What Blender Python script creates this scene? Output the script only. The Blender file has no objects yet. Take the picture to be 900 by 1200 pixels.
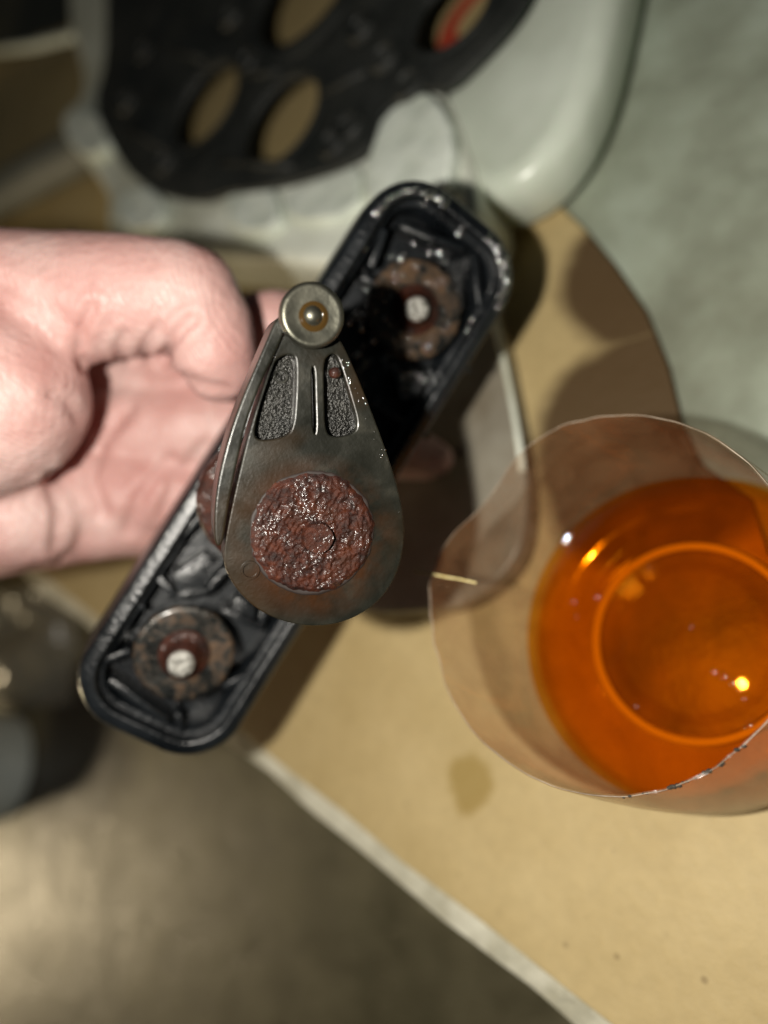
import bpy, bmesh, math, random
import numpy as np
from mathutils import Vector, Matrix, noise as mn

random.seed(7)
SC = bpy.context.scene
COL = SC.collection
S = 0.001                                   # lengths below are written in millimetres
PI = math.pi

# ------------------------------------------------------------------ camera
F, CX, CY, H = 867.0, 450.0, 600.0, 152.0   # focal length in photo pixels, centre, height above the cardboard (mm)
NAD = Vector((1100 - CX, -(900 - CY), -F)).normalized()      # straight down, in camera axes
zc = -NAD
xc = (Vector((1, 0, 0)) - zc * zc.x).normalized()
yc = zc.cross(xc)
CAMR = Matrix((xc, yc, zc))                 # camera axes -> world axes
CAMP = Vector((0, 0, H))
cd = bpy.data.cameras.new('camera')
cam = bpy.data.objects.new('camera', cd)
COL.objects.link(cam)
cam.matrix_world = Matrix.Translation(CAMP * S) @ CAMR.to_4x4()
cd.sensor_fit = 'VERTICAL'
cd.sensor_height = 36.0
cd.lens = F / 1200 * 36
cd.clip_start = 0.002
cd.clip_end = 20
cd.dof.use_dof = True
cd.dof.focus_distance = 0.110
cd.dof.aperture_fstop = 5.8
SC.camera = cam

def ray(px, py):
    return CAMR @ Vector(((px - CX) / F, -(py - CY) / F, -1.0))
def at_depth(px, py, z):                    # world point (mm) seen at a pixel, z mm in front of the lens
    return CAMP + ray(px, py) * z
def at_height(px, py, h):                   # world point (mm) seen at a pixel on the level h
    r = ray(px, py)
    return CAMP + r * ((h - H) / r.z)

# ------------------------------------------------------------------ light
w = bpy.data.worlds.new('World'); SC.world = w; w.use_nodes = True
bg = w.node_tree.nodes['Background']
bg.inputs[0].default_value = (0.80, 0.95, 1.0, 1)
bg.inputs[1].default_value = 0.014

def lamp(name, pos, watts, radius, color):
    l = bpy.data.lights.new(name, 'POINT'); l.energy = watts; l.shadow_soft_size = radius * S; l.color = color
    o = bpy.data.objects.new(name, l); COL.objects.link(o); o.location = Vector(pos) * S
    return o
_g = at_height(-15, 1060, -60.0)
WORKLAMP = Vector((_g.x * 1.75, _g.y * 1.75, -60 + 160))
lamp('phone_torch', CAMP + CAMR @ Vector((-33, 1, -4)), 1.4, 2.6, (1.0, 0.945, 0.85))
lamp('work_lamp', WORKLAMP, 3.4, 14, (1.0, 0.80, 0.50))

SC.view_settings.view_transform = 'Standard'
SC.view_settings.look = 'None'
SC.view_settings.exposure = 0.0
SC.view_settings.gamma = 1.0
SC.render.engine = 'CYCLES'
SC.cycles.use_denoising = True
SC.cycles.max_bounces = 10
SC.cycles.transparent_max_bounces = 24
SC.cycles.caustics_reflective = False
SC.cycles.caustics_refractive = False
SC.cycles.sample_clamp_indirect = 4.0

# ------------------------------------------------------------------ materials
class NT:
    def __init__(s, name):
        s.m = bpy.data.materials.new(name); s.m.use_nodes = True
        s.t = s.m.node_tree; s.t.nodes.clear()
        s.out = s.t.nodes.new('ShaderNodeOutputMaterial')
        s.co = s.t.nodes.new('ShaderNodeTexCoord')
    def n(s, kind, **kw):
        x = s.t.nodes.new(kind)
        for k, v in kw.items():
            if k.startswith('i_'):
                x.inputs[k[2:].replace('_', ' ')].default_value = v
            else:
                setattr(x, k, v)
        return x
    def l(s, a, b): s.t.links.new(a, b)
    def noise(s, scale, detail=4, rough=0.55, dist=0.0, co=None):
        x = s.n('ShaderNodeTexNoise'); x.inputs['Scale'].default_value = scale
        x.inputs['Detail'].default_value = detail; x.inputs['Roughness'].default_value = rough
        x.inputs['Distortion'].default_value = dist
        s.l(co or s.co.outputs['Object'], x.inputs['Vector'])
        return x.outputs['Fac']
    def voro(s, scale, feature='F1'):
        x = s.n('ShaderNodeTexVoronoi', feature=feature); x.inputs['Scale'].default_value = scale
        s.l(s.co.outputs['Object'], x.inputs['Vector'])
        return x.outputs['Distance']
    def ramp(s, fac, stops):
        r = s.n('ShaderNodeValToRGB'); e = r.color_ramp.elements
        while len(e) < len(stops): e.new(0.5)
        for q, (p, c) in zip(e, stops):
            q.position = p; q.color = (*c, 1) if len(c) == 3 else c
        s.l(fac, r.inputs['Fac']); return r.outputs['Color']
    def mix(s, fac, a, b, mode='MIX'):
        x = s.n('ShaderNodeMix', data_type='RGBA', blend_type=mode)
        for v, i in ((fac, 0), (a, 6), (b, 7)):
            if isinstance(v, (int, float)): x.inputs[i].default_value = v
            elif isinstance(v, tuple): x.inputs[i].default_value = (*v, 1)
            else: s.l(v, x.inputs[i])
        return x.outputs[2]
    def math(s, op, a, b=0.0, clamp=False):
        x = s.n('ShaderNodeMath', operation=op, use_clamp=clamp)
        for v, i in ((a, 0), (b, 1)):
            if isinstance(v, (int, float)): x.inputs[i].default_value = v
            else: s.l(v, x.inputs[i])
        return x.outputs[0]
    def facing(s, lo, hi, power=3.0, normal=None):
        lw = s.n('ShaderNodeLayerWeight'); lw.inputs['Blend'].default_value = 0.5
        if normal is not None: s.l(normal, lw.inputs['Normal'])
        g = s.math('POWER', lw.outputs['Facing'], power)
        return s.math('ADD', s.math('MULTIPLY', g, hi - lo), lo, True)
    def bump(s, h, dist, strength=1.0, prev=None):
        b = s.n('ShaderNodeBump'); b.inputs['Strength'].default_value = strength
        b.inputs['Distance'].default_value = dist; s.l(h, b.inputs['Height'])
        if prev is not None: s.l(prev, b.inputs['Normal'])
        return b.outputs['Normal']
    def pbr(s, base, rough, metal=0.0, normal=None, spec=0.5, coat=0.0, coat_rough=0.05, sss=None, trans=0.0):
        p = s.n('ShaderNodeBsdfPrincipled')
        for key, v in (('Base Color', base), ('Roughness', rough), ('Metallic', metal), ('Specular IOR Level', spec),
                       ('Coat Weight', coat), ('Coat Roughness', coat_rough)):
            if isinstance(v, (int, float)): p.inputs[key].default_value = v
            elif isinstance(v, tuple): p.inputs[key].default_value = (*v, 1)
            else: s.l(v, p.inputs[key])
        if normal is not None: s.l(normal, p.inputs['Normal'])
        if sss:
            p.inputs['Subsurface Weight'].default_value = sss[0]
            p.inputs['Subsurface Radius'].default_value = sss[1]
            p.inputs['Subsurface Scale'].default_value = sss[2]
        return p
    def done(s, shader):
        s.l(shader.outputs[0], s.out.inputs['Surface']); return s.m

def simple(name, c1, c2, scale, r1, r2, metal=0.0, bscale=900, bdist=0.0002, spec=0.5, coat=0.0, lo=0.35, hi=0.65):
    t = NT(name)
    f = t.noise(scale, 5, 0.6)
    c = t.ramp(f, [(lo, c1), (hi, c2)])
    g = t.noise(scale * 2.3, 4)
    r = t.ramp(g, [(0.35, (r1,) * 3), (0.65, (r2,) * 3)])
    nm = t.bump(t.noise(bscale, 4), bdist)
    return t.done(t.pbr(c, r, metal, nm, spec, coat))

M = {}
def vec_dist(t, centre):                    # distance (mm) from a point of the object, in its own coordinates
    v = t.n('ShaderNodeVectorMath', operation='DISTANCE')
    t.l(t.co.outputs['Object'], v.inputs[0]); v.inputs[1].default_value = Vector(centre) * S
    return t.math('MULTIPLY', v.outputs['Value'], 1000.0)

# ------------------------------------------------------------------ mesh helpers
def link(name, verts, faces, mat, parent=None, smooth=True, loc=None, angle=None):
    me = bpy.data.meshes.new(name)
    me.from_pydata([tuple(Vector(v) * S) for v in verts], [], faces)
    me.update()
    bm = bmesh.new(); bm.from_mesh(me)
    bmesh.ops.remove_doubles(bm, verts=bm.verts, dist=1e-7)
    bmesh.ops.recalc_face_normals(bm, faces=bm.faces)
    bm.to_mesh(me); bm.free()
    return link_mesh(name, me, mat, parent, smooth, loc, angle)
def link_mesh(name, me, mat, parent=None, smooth=True, loc=None, angle=35):
    me.materials.clear(); me.materials.append(mat)
    o = bpy.data.objects.new(name, me); COL.objects.link(o)
    if smooth:
        me.polygons.foreach_set('use_smooth', [True] * len(me.polygons))
        if angle is not None: me.set_sharp_from_angle(angle=math.radians(angle))
    if parent: o.parent = parent
    if loc is not None: o.location = Vector(loc) * S
    return o
def tag(o, label, cat, group=None, kind=None):
    if label: o['label'] = label
    if cat: o['category'] = cat
    if group: o['group'] = group
    if kind: o['kind'] = kind
    return o
def empty(name, loc, rot=None):
    o = bpy.data.objects.new(name, None); COL.objects.link(o); o.empty_display_size = 0.01
    m = Matrix.Translation(Vector(loc) * S)
    if rot is not None: m = m @ rot.to_4x4()
    o.matrix_world = m
    return o

def chaikin(pts, k=2, closed=True):
    pts = [Vector(p) for p in pts]
    for _ in range(k):
        q = []
        n = len(pts)
        for i in range(n if closed else n - 1):
            a, b = pts[i], pts[(i + 1) % n]
            q += [a * 0.75 + b * 0.25, a * 0.25 + b * 0.75]
        if not closed: q = [pts[0]] + q + [pts[-1]]
        pts = q
    return pts
def area2(p): return sum(p[i].x * p[(i + 1) % len(p)].y - p[(i + 1) % len(p)].x * p[i].y for i in range(len(p)))
def offset(pts, d):                         # inward offset of a counter-clockwise outline
    n = len(pts); out = []
    for i in range(n):
        a, b, c = pts[i - 1], pts[i], pts[(i + 1) % n]
        e1 = (b - a).normalized(); e2 = (c - b).normalized()
        n1 = Vector((-e1.y, e1.x)); n2 = Vector((-e2.y, e2.x))
        m = n1 + n2
        k = m.length
        m = m / k if k > 1e-6 else n1
        out.append(b + m * d / max(0.5, m.dot(n1)))
    return out
def loft(rings, cap0=True, cap1=True, closed=True):
    n = len(rings[0]); v = [p for r in rings for p in r]; f = []
    for k in range(len(rings) - 1):
        for i in range(n if closed else n - 1):
            j = (i + 1) % n
            f.append((k * n + i, k * n + j, (k + 1) * n + j, (k + 1) * n + i))
    if cap0: f.append(tuple(range(n))[::-1])
    if cap1: f.append(tuple(range((len(rings) - 1) * n, len(rings) * n)))
    return v, f
def slab(pts, z0, z1, bev=0.6, smooth=2, steps=3):
    p = [Vector((q[0], q[1])) for q in pts]
    if area2(p) < 0: p = p[::-1]
    if smooth: p = chaikin(p, smooth)
    rings = []
    def ring(d, z): rings.append([(q.x, q.y, z) for q in (offset(p, d) if d else p)])
    b0 = min(bev, (z1 - z0) * 0.4)
    ring(b0 * 0.8, z0); ring(0, z0 + b0 * 0.8)
    for k in range(steps + 1):
        a = k / steps * PI / 2
        ring(b0 * (1 - math.cos(a)), z1 - b0 * (1 - math.sin(a)))
    if b0 > 0.25: ring(b0 + 0.12, z1)
    return loft(rings)
def lathe(profile, n=48, c=(0, 0, 0)):      # closed profile list of (r, z) around Z
    v, f = [], []
    for r, z in profile:
        for i in range(n):
            a = 2 * PI * i / n
            v.append((c[0] + r * math.cos(a), c[1] + r * math.sin(a), c[2] + z))
    for k in range(len(profile) - 1):
        for i in range(n):
            j = (i + 1) % n
            f.append((k * n + i, k * n + j, (k + 1) * n + j, (k + 1) * n + i))
    return v, f
def join(*vf):
    v, f = [], []
    for a, b in vf:
        o = len(v); v += list(a); f += [tuple(i + o for i in q) for q in b]
    return v, f
def tube(path, radii, n=10, caps=True):
    P = [Vector(p) for p in path]; rings = []
    up = Vector((0, 0, 1))
    t0 = (P[1] - P[0]).normalized()
    if abs(t0.dot(up)) > 0.9: up = Vector((1, 0, 0))
    x = t0.cross(up).normalized()
    for i, p in enumerate(P):
        t = (P[min(i + 1, len(P) - 1)] - P[max(i - 1, 0)]).normalized()
        x = (x - t * x.dot(t)).normalized(); y = t.cross(x)
        r = radii[i] if isinstance(radii, (list, tuple)) else radii
        rings.append([p + (x * math.cos(2 * PI * k / n) + y * math.sin(2 * PI * k / n)) * r for k in range(n)])
    return loft(rings, caps, caps)
def plate_holes(outer, holes, z0, z1, bev=0.5):
    bm = bmesh.new()
    o = [Vector((q[0], q[1])) for q in outer]
    if area2(o) < 0: o = o[::-1]
    hs = []
    for h in holes:
        hh = [Vector((q[0], q[1])) for q in h]
        if area2(hh) > 0: hh = hh[::-1]
        hs.append(hh)
    loops = [o] + hs
    for z, d in ((z0, 0.0), (z1, bev)):
        edges = []
        for lp in loops:
            pp = offset(lp, d) if d else lp
            vs = [bm.verts.new((q.x * S, q.y * S, z * S)) for q in pp]
            edges += [bm.edges.new((vs[i], vs[(i + 1) % len(vs)])) for i in range(len(vs))]
        bmesh.ops.triangle_fill(bm, use_beauty=True, use_dissolve=False, edges=edges)
    for lp in loops:
        prev = None
        for z, d in ((z0, 0.0), (z1 - bev, 0.0), (z1 - bev * 0.3, bev * 0.3), (z1, bev)):
            pp = offset(lp, d) if d else lp
            vs = [bm.verts.new((q.x * S, q.y * S, z * S)) for q in pp]
            if prev:
                for i in range(len(vs)):
                    j = (i + 1) % len(vs)
                    bm.faces.new((prev[i], prev[j], vs[j], vs[i]))
            prev = vs
    bmesh.ops.remove_doubles(bm, verts=bm.verts, dist=1e-7)
    bmesh.ops.recalc_face_normals(bm, faces=bm.faces)
    me = bpy.data.meshes.new('plate'); bm.to_mesh(me); bm.free()
    return me
def level(pxs, h):                          # photo outline laid on the level h (mm, world XY)
    return [Vector((p.x, p.y)) for p in (at_height(x, y, h) for x, y in pxs)]
def centred(pts):
    c = sum(pts, Vector((0, 0))) / len(pts)
    return [p - c for p in pts], c

exec_parts = []
# ================================================================== SETTING
FLOOR = -60.0
t = NT('concrete')
n1 = t.noise(9, 6, 0.65); n2 = t.noise(60, 5, 0.6); n3 = t.noise(700, 3)
c = t.ramp(n1, [(0.3, (0.070, 0.063, 0.032)), (0.5, (0.125, 0.110, 0.062)), (0.72, (0.19, 0.170, 0.10))])
c = t.mix(0.55, c, t.ramp(n2, [(0.3, (0.35,) * 3), (0.7, (1.0,) * 3)]), 'MULTIPLY')
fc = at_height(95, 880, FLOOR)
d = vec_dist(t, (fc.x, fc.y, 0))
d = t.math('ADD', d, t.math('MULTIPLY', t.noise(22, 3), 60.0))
shadow_and_oil = t.math('SUBTRACT', 1.0, t.math('MULTIPLY', t.math('SUBTRACT', d, 58.0), 0.055, True), True)  # soft-edged shadow patch painted into the concrete colour
c = t.mix(shadow_and_oil, c, (0.03, 0.026, 0.018))
nm = t.bump(n3, 0.0006, 0.7, t.bump(n2, 0.0012, 0.5))
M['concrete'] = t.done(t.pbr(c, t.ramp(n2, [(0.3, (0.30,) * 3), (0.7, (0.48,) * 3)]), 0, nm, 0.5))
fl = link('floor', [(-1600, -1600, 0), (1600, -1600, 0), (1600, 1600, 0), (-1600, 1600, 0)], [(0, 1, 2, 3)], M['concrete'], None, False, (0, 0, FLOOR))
fl['kind'] = 'structure'

# greenish white plastic sheet on the floor beyond the box
t = NT('cloudy_plastic')
n1 = t.noise(14, 5, 0.6); n2 = t.noise(55, 4)
c = t.ramp(n1, [(0.32, (0.22, 0.22, 0.155)), (0.52, (0.37, 0.41, 0.32)), (0.75, (0.50, 0.58, 0.50))])
c = t.mix(0.35, c, t.ramp(n2, [(0.35, (0.55,) * 3), (0.6, (1,) * 3)]), 'MULTIPLY')
M['sheet'] = t.done(t.pbr(c, 0.42, 0, t.bump(n2, 0.002, 0.5), 0.5, sss=(0.2, (0.6, 0.9, 0.7), 0.004)))
tub_px = [(960, 720), (880, 640), (808, 555), (790, 497), (778, 432), (752, 368), (715, 313), (680, 271), (650, 243), (610, 212), (590, 150), (700, -260), (1000, -420), (1500, -200), (1600, 300), (1250, 620)]
v2 = level(tub_px, -5)
p2, cc = centred(v2)
p2 = chaikin(p2, 3)
if area2(p2) < 0: p2 = p2[::-1]
rings = [[(q.x, q.y, 0.0) for q in p2], [(q.x, q.y, 55.0) for q in p2]]
for k in range(26):
    s_ = 1 - k / 26 - 0.004
    rings.append([(q.x * s_, q.y * s_, 57.0 + 0.5 * mn.noise(Vector((q.x * s_ * 0.03, q.y * s_ * 0.03, 3.1))) + 0.2 * mn.noise(Vector((q.x * s_ * 0.11, q.y * s_ * 0.11, 8)))) for q in p2])
v, f = loft(rings, True, True)
o = link('plastic_tub', v, f, M['sheet'], None, True, (cc.x, cc.y, FLOOR), 60)
tag(o, 'cloudy greenish white plastic tub lid beyond the curved edge of the cardboard', 'plastic tub')

# ------------------------------------------------------------------ cardboard box
edge_a, edge_b = at_height(300, 872, 0), at_height(716, 1200, 0)      # its straight front edge
ed = (edge_b - edge_a).normalized()
left_far = edge_a - ed * 420
right_far = edge_b + ed * 300
arc_px = [(880, 585), (822, 545), (800, 500), (783, 430), (757, 365), (720, 310), (685, 268), (655, 240), (630, 221), (608, 222), (592, 246)]
box_pts = []
for k in range(41):
    s_ = k / 40
    p = left_far.lerp(right_far, s_)
    nrm = Vector((ed.y, -ed.x, 0))
    p = p + nrm * (0.9 * mn.noise(Vector((s_ * 60, 0, 0))) + 0.35 * mn.noise(Vector((s_ * 220, 5, 0))))
    box_pts.append(Vector((p.x, p.y)))
far_r = at_height(860, 640, 0)
box_pts += [Vector((right_far.x + 60, right_far.y + 150)), Vector((at_height(1150, 760, 0).x, at_height(1150, 760, 0).y)), Vector((at_height(900, 650, 0).x, at_height(900, 650, 0).y))]
box_pts += level(arc_px, 0)
far_t = at_height(600, 150, 0)
box_pts += [Vector((far_t.x, far_t.y))]
back = at_height(650, -90, 0)
box_pts += [Vector((back.x, back.y)), Vector((back.x - 260, back.y + 160)), Vector((left_far.x - 60, left_far.y + 330))]
bc = Vector((at_height(450, 600, 0).x, at_height(450, 600, 0).y))
bpts = [p - bc for p in box_pts]
if area2(bpts) < 0: bpts = bpts[::-1]
t = NT('cardboard')
n1 = t.noise(30, 5, 0.6); n2 = t.noise(350, 4)
c = t.ramp(n1, [(0.3, (0.44, 0.330, 0.150)), (0.7, (0.54, 0.420, 0.212))])
c = t.mix(0.35, c, t.ramp(n2, [(0.3, (0.75,) * 3), (0.7, (1.0,) * 3)]), 'MULTIPLY')
fleck = t.ramp(t.voro(150), [(0.06, (1, 1, 1)), (0.12, (0, 0, 0))])
c = t.mix(t.math('MULTIPLY', fleck, t.ramp(t.noise(25, 2), [(0.52, (0, 0, 0)), (0.62, (0.7,) * 3)])), c, (0.22, 0.155, 0.07))
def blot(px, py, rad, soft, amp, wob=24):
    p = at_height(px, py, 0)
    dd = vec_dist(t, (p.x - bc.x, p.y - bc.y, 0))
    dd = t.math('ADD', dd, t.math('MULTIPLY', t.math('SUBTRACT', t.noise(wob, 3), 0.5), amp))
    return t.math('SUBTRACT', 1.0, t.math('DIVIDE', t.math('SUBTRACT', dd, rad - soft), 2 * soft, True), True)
spot = blot(551, 920, 5.6, 1.1, 5, 120)
c = t.mix(t.math('MULTIPLY', spot, 0.8), c, (0.30, 0.205, 0.055))
st = t.math('MAXIMUM', blot(742, 322, 18.5, 2.4, 9, 40), blot(765, 520, 28.5, 2.6, 11, 34))  # two soft dark brown lobes mixed into the cardboard colour
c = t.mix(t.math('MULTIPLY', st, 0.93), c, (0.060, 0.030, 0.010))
nm = t.bump(n2, 0.0004, 0.6, t.bump(n1, 0.002, 0.3))
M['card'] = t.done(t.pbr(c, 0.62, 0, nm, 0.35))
M['liner'] = simple('pale_liner', (0.42, 0.40, 0.30), (0.66, 0.64, 0.52), 90, 0.6, 0.8, bscale=400, bdist=0.0008)
bx = empty('cardboard_box', (bc.x, bc.y, FLOOR))
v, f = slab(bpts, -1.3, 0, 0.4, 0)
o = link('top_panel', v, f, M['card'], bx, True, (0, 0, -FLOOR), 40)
# pale torn liner sticking out under the front edge
strip = []
for k in range(121):
    s_ = k / 120
    p = left_far.lerp(right_far, s_); nrm = Vector((ed.y, -ed.x, 0))
    wv = 5.6 + 1.3 * mn.noise(Vector((s_ * 30, 9, 0))) + 0.55 * mn.noise(Vector((s_ * 160, 4, 0)))
    a = p + nrm * wv; b = p - nrm * 5
    strip.append((a, b, wv))
v, f = [], []
for a, b, wv in strip:
    zz = -1.9 + 0.5 * mn.noise(Vector((a.x * 0.05, a.y * 0.05, 0)))
    for q, z in ((b, -1.4), (a.lerp(b, 0.12), zz), (a, zz - 0.5), (a, zz - 1.9), (b, -4.6)):
        v.append((q.x - bc.x, q.y - bc.y, z))
for k in range(120):
    for i in range(5):
        j = (i + 1) % 5
        f.append((k * 5 + i, k * 5 + j, k * 5 + 5 + j, k * 5 + 5 + i))
f += [tuple(range(5)), tuple(range(600, 605))]
o = link('edge_liner', v, f, M['liner'], bx, True, (0, 0, -FLOOR), 50); o['label'] = 'pale torn liner along the cut edge'
inn = offset(bpts, 7)
n = len(inn)
v, f = loft([[(p.x, p.y, 0.3) for p in inn], [(p.x, p.y, 55.2) for p in inn]])
o = link('side_wall', v, f, M['card'], bx, False)
# red mark printed on the cardboard, seen through a hole of the black plate
t = NT('red_ink'); M['red'] = t.done(t.pbr(t.ramp(t.noise(160, 4), [(0.35, (0.40, 0.035, 0.015)), (0.65, (0.55, 0.08, 0.04))]), 0.6))
M_print_centre = at_height(562, 14, 0)
ring_o = [(16 * math.cos(a), 11 * math.sin(a)) for a in [2 * PI * k / 40 for k in range(40)]]
ring_i = [(9 * math.cos(a), 5.5 * math.sin(a)) for a in [2 * PI * k / 40 for k in range(40)]]
me = plate_holes([Vector(q) for q in ring_o], [[Vector(q) for q in ring_i]], 0.05, 0.25, 0.03)
o = link_mesh('red_print', me, M['red'], bx, False, (M_print_centre.x - bc.x, M_print_centre.y - bc.y, -FLOOR)); o.rotation_euler.z = 0.5
tag(bx, 'tan cardboard box top with a small stain, dark brown lobes and a pale torn edge', 'box')

# ================================================================== HELD MECHANISM
NO = Vector((0.27, -0.15, 0.95)).normalized()
LO = Vector((0.539, 0.842, 0)); LO = (LO - NO * LO.dot(NO)).normalized()
WO = LO.cross(NO)
OROT = CAMR @ Matrix((WO, LO, NO)).transposed()        # own axes (across, along, towards the viewer) -> world
OPOS = at_depth(358, 555, 141)
ONW = OROT @ Vector((0, 0, 1))
def p2l(px, py, n=0.0):                                 # photo outline -> own axes on the level n (mm)
    r = ray(px, py); o_ = OPOS + ONW * n
    tt = (o_ - CAMP).dot(ONW) / r.dot(ONW)
    q = OROT.transposed() @ (CAMP + r * tt - OPOS)
    return Vector((q.x, q.y))
def P2L(pts, n=0.0): return [p2l(x, y, n) for x, y in pts]

t = NT('black_plastic')
n1 = t.noise(90, 5, 0.6); n2 = t.noise(900, 4, 0.6)
c = t.ramp(n1, [(0.35, (0.0028, 0.0036, 0.0045)), (0.7, (0.010, 0.0125, 0.015))])
nm = t.bump(n2, 0.00022, 0.9)
M['black'] = t.done(t.pbr(c, t.ramp(n1, [(0.3, (0.24,) * 3), (0.7, (0.38,) * 3)]), 0, nm, 0.8))
def washer_mat(name, shift):
    t = NT(name)
    n1 = t.noise(300, 9, 0.72, 1.0); n2 = t.noise(1100, 4, 0.65); n3 = t.noise(110, 4, 0.6)
    c = t.ramp(n1, [(0.34 + shift, (0.020, 0.023, 0.023)), (0.46 + shift, (0.044, 0.042, 0.037)), (0.53 + shift, (0.070, 0.044, 0.027)), (0.72 + shift, (0.13, 0.074, 0.036))])
    return t.done(t.pbr(c, t.ramp(n3, [(0.4, (0.22,) * 3), (0.65, (0.45,) * 3)]), t.ramp(n1, [(0.42 + shift, (0.75,) * 3), (0.54 + shift, (0.0,) * 3)]), t.bump(n2, 0.0002, 0.8), 0.5, 0.45, 0.14))
M['washer_rusty'] = washer_mat('rusty_washer', 0.015)
M['washer_grey'] = washer_mat('grey_washer', 0.05)
t = NT('rust')
n1 = t.noise(420, 6, 0.7, 0.4); n2 = t.noise(1900, 5, 0.7); n3 = t.noise(160, 3)
c = t.ramp(n1, [(0.3, (0.004, 0.0016, 0.001)), (0.46, (0.019, 0.0036, 0.0013)), (0.62, (0.050, 0.0098, 0.0024)), (0.80, (0.095, 0.027, 0.008))])
c = t.mix(t.ramp(n3, [(0.5, (0,) * 3), (0.75, (0.6,) * 3)]), c, (0.048, 0.013, 0.004))
rp = t.pbr(c, 0.6, 0.0, t.bump(n2, 0.0003, 0.8), 0.3, 1.0, 0.21)
rp.inputs['Coat IOR'].default_value = 1.6
t.l(t.ramp(t.noise(280, 3, 0.6), [(0.46, (0.0,) * 3), (0.66, (1.0,) * 3)]), rp.inputs['Coat Weight'])
t.l(t.bump(t.noise(800, 3, 0.5), 0.00075, 1.0), rp.inputs['Coat Normal'])
M['rust'] = t.done(rp)
t = NT('stud_steel')
n1 = t.noise(700, 5, 0.7)
M['stud'] = t.done(t.pbr(t.ramp(n1, [(0.35, (0.10, 0.095, 0.08)), (0.6, (0.48, 0.47, 0.43))]), 0.38, 0.4, t.bump(n1, 0.0006, 1.0)))

mech = empty('lever_bracket', OPOS, OROT)
tag(mech, 'wet black plastic bracket with a rusty pear-shaped lever, held up by the hand', 'bracket')

HL, HW, RC = 60.5, 16.8, 11.5
def rrect(hl, hw, r, n=10):
    pts = []
    for cx_, cy_, a0 in ((hw - r, hl - r, 0), (-hw + r, hl - r, 90), (-hw + r, -hl + r, 180), (hw - r, -hl + r, 270)):
        for k in range(n + 1):
            a = math.radians(a0 + 90 * k / n)
            pts.append(Vector((cx_ + r * math.cos(a), cy_ + r * math.sin(a))))
    return pts
def rr(d, z): return [(p.x, p.y, z) for p in rrect(HL - d, HW - d, max(1.2, RC - d))]
v, f = loft([rr(1.2, -14), rr(0.3, -13.2), rr(0, -12), rr(0, -3.6), rr(0.08, -2.6), rr(0.3, -1.8), rr(0.7, -1.25), rr(1.0, -1.08), rr(2.0, -0.82), rr(2.8, -0.66), rr(3.05, -0.65), rr(3.3, -0.8), rr(3.42, -1.3),
             rr(3.55, -3.6), rr(4.5, -3.75), rr(4.7, -4.1), rr(5.1, -10.0)])
link('housing', v, f, M['black'], mech, True, None, 40)

def rib(a, b, n0, n1, th, name='rib', mat='black'):
    a, b = Vector(a), Vector(b)
    d_ = (b - a).normalized(); q = Vector((-d_.y, d_.x)) * th / 2
    pts = [a - q, b - q, b + q, a + q]
    v, f = slab(pts, n0, n1, min(0.22, th * 0.3), 0, 2)
    return link(name, v, f, M[mat], mech, True, None, 50)
ribs_px = [ # short strengthening walls in the recess, traced on their tops
    ((452, 268), (436, 312)), ((470, 262), (545, 292)), ((556, 300), (566, 372)), ((425, 322), (448, 334)),
    ((432, 470), (504, 512)), ((512, 440), (552, 432)), ((505, 432), (522, 462)), ((428, 420), (402, 462)),
    ((192, 648), (236, 606)), ((186, 678), (206, 700)), ((206, 700), (244, 694)), ((244, 694), (266, 668)),
    ((266, 668), (300, 690)), ((262, 716), (306, 736)), ((306, 736), (312, 706)), ((122, 776), (152, 764)),
    ((128, 798), (196, 846)), ((208, 836), (214, 858)), ((262, 806), (296, 790)), ((168, 714), (150, 700)),
    ((232, 600), (330, 660)), ((330, 560), (240, 690)), ((370, 560), (440, 600)), ((300, 560), (420, 480)),
]
for a, b in ribs_px:
    rib(p2l(*a, -3.2), p2l(*b, -3.2), -10.1, -3.2 + random.uniform(-0.35, 0.25), 1.35)
# raised flat pads between the ribs
for pts in ([(462, 442), (480, 432), (500, 446), (490, 468), (470, 470)], [(204, 672), (240, 648), (262, 664), (242, 690), (208, 694)], [(276, 700), (300, 712), (298, 732), (270, 722)]):
    v, f = slab(P2L(pts, -4.6), -10.1, -4.6, 0.25, 0, 2)
    link('pad', v, f, M['black'], mech, True, None, 45)

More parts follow.
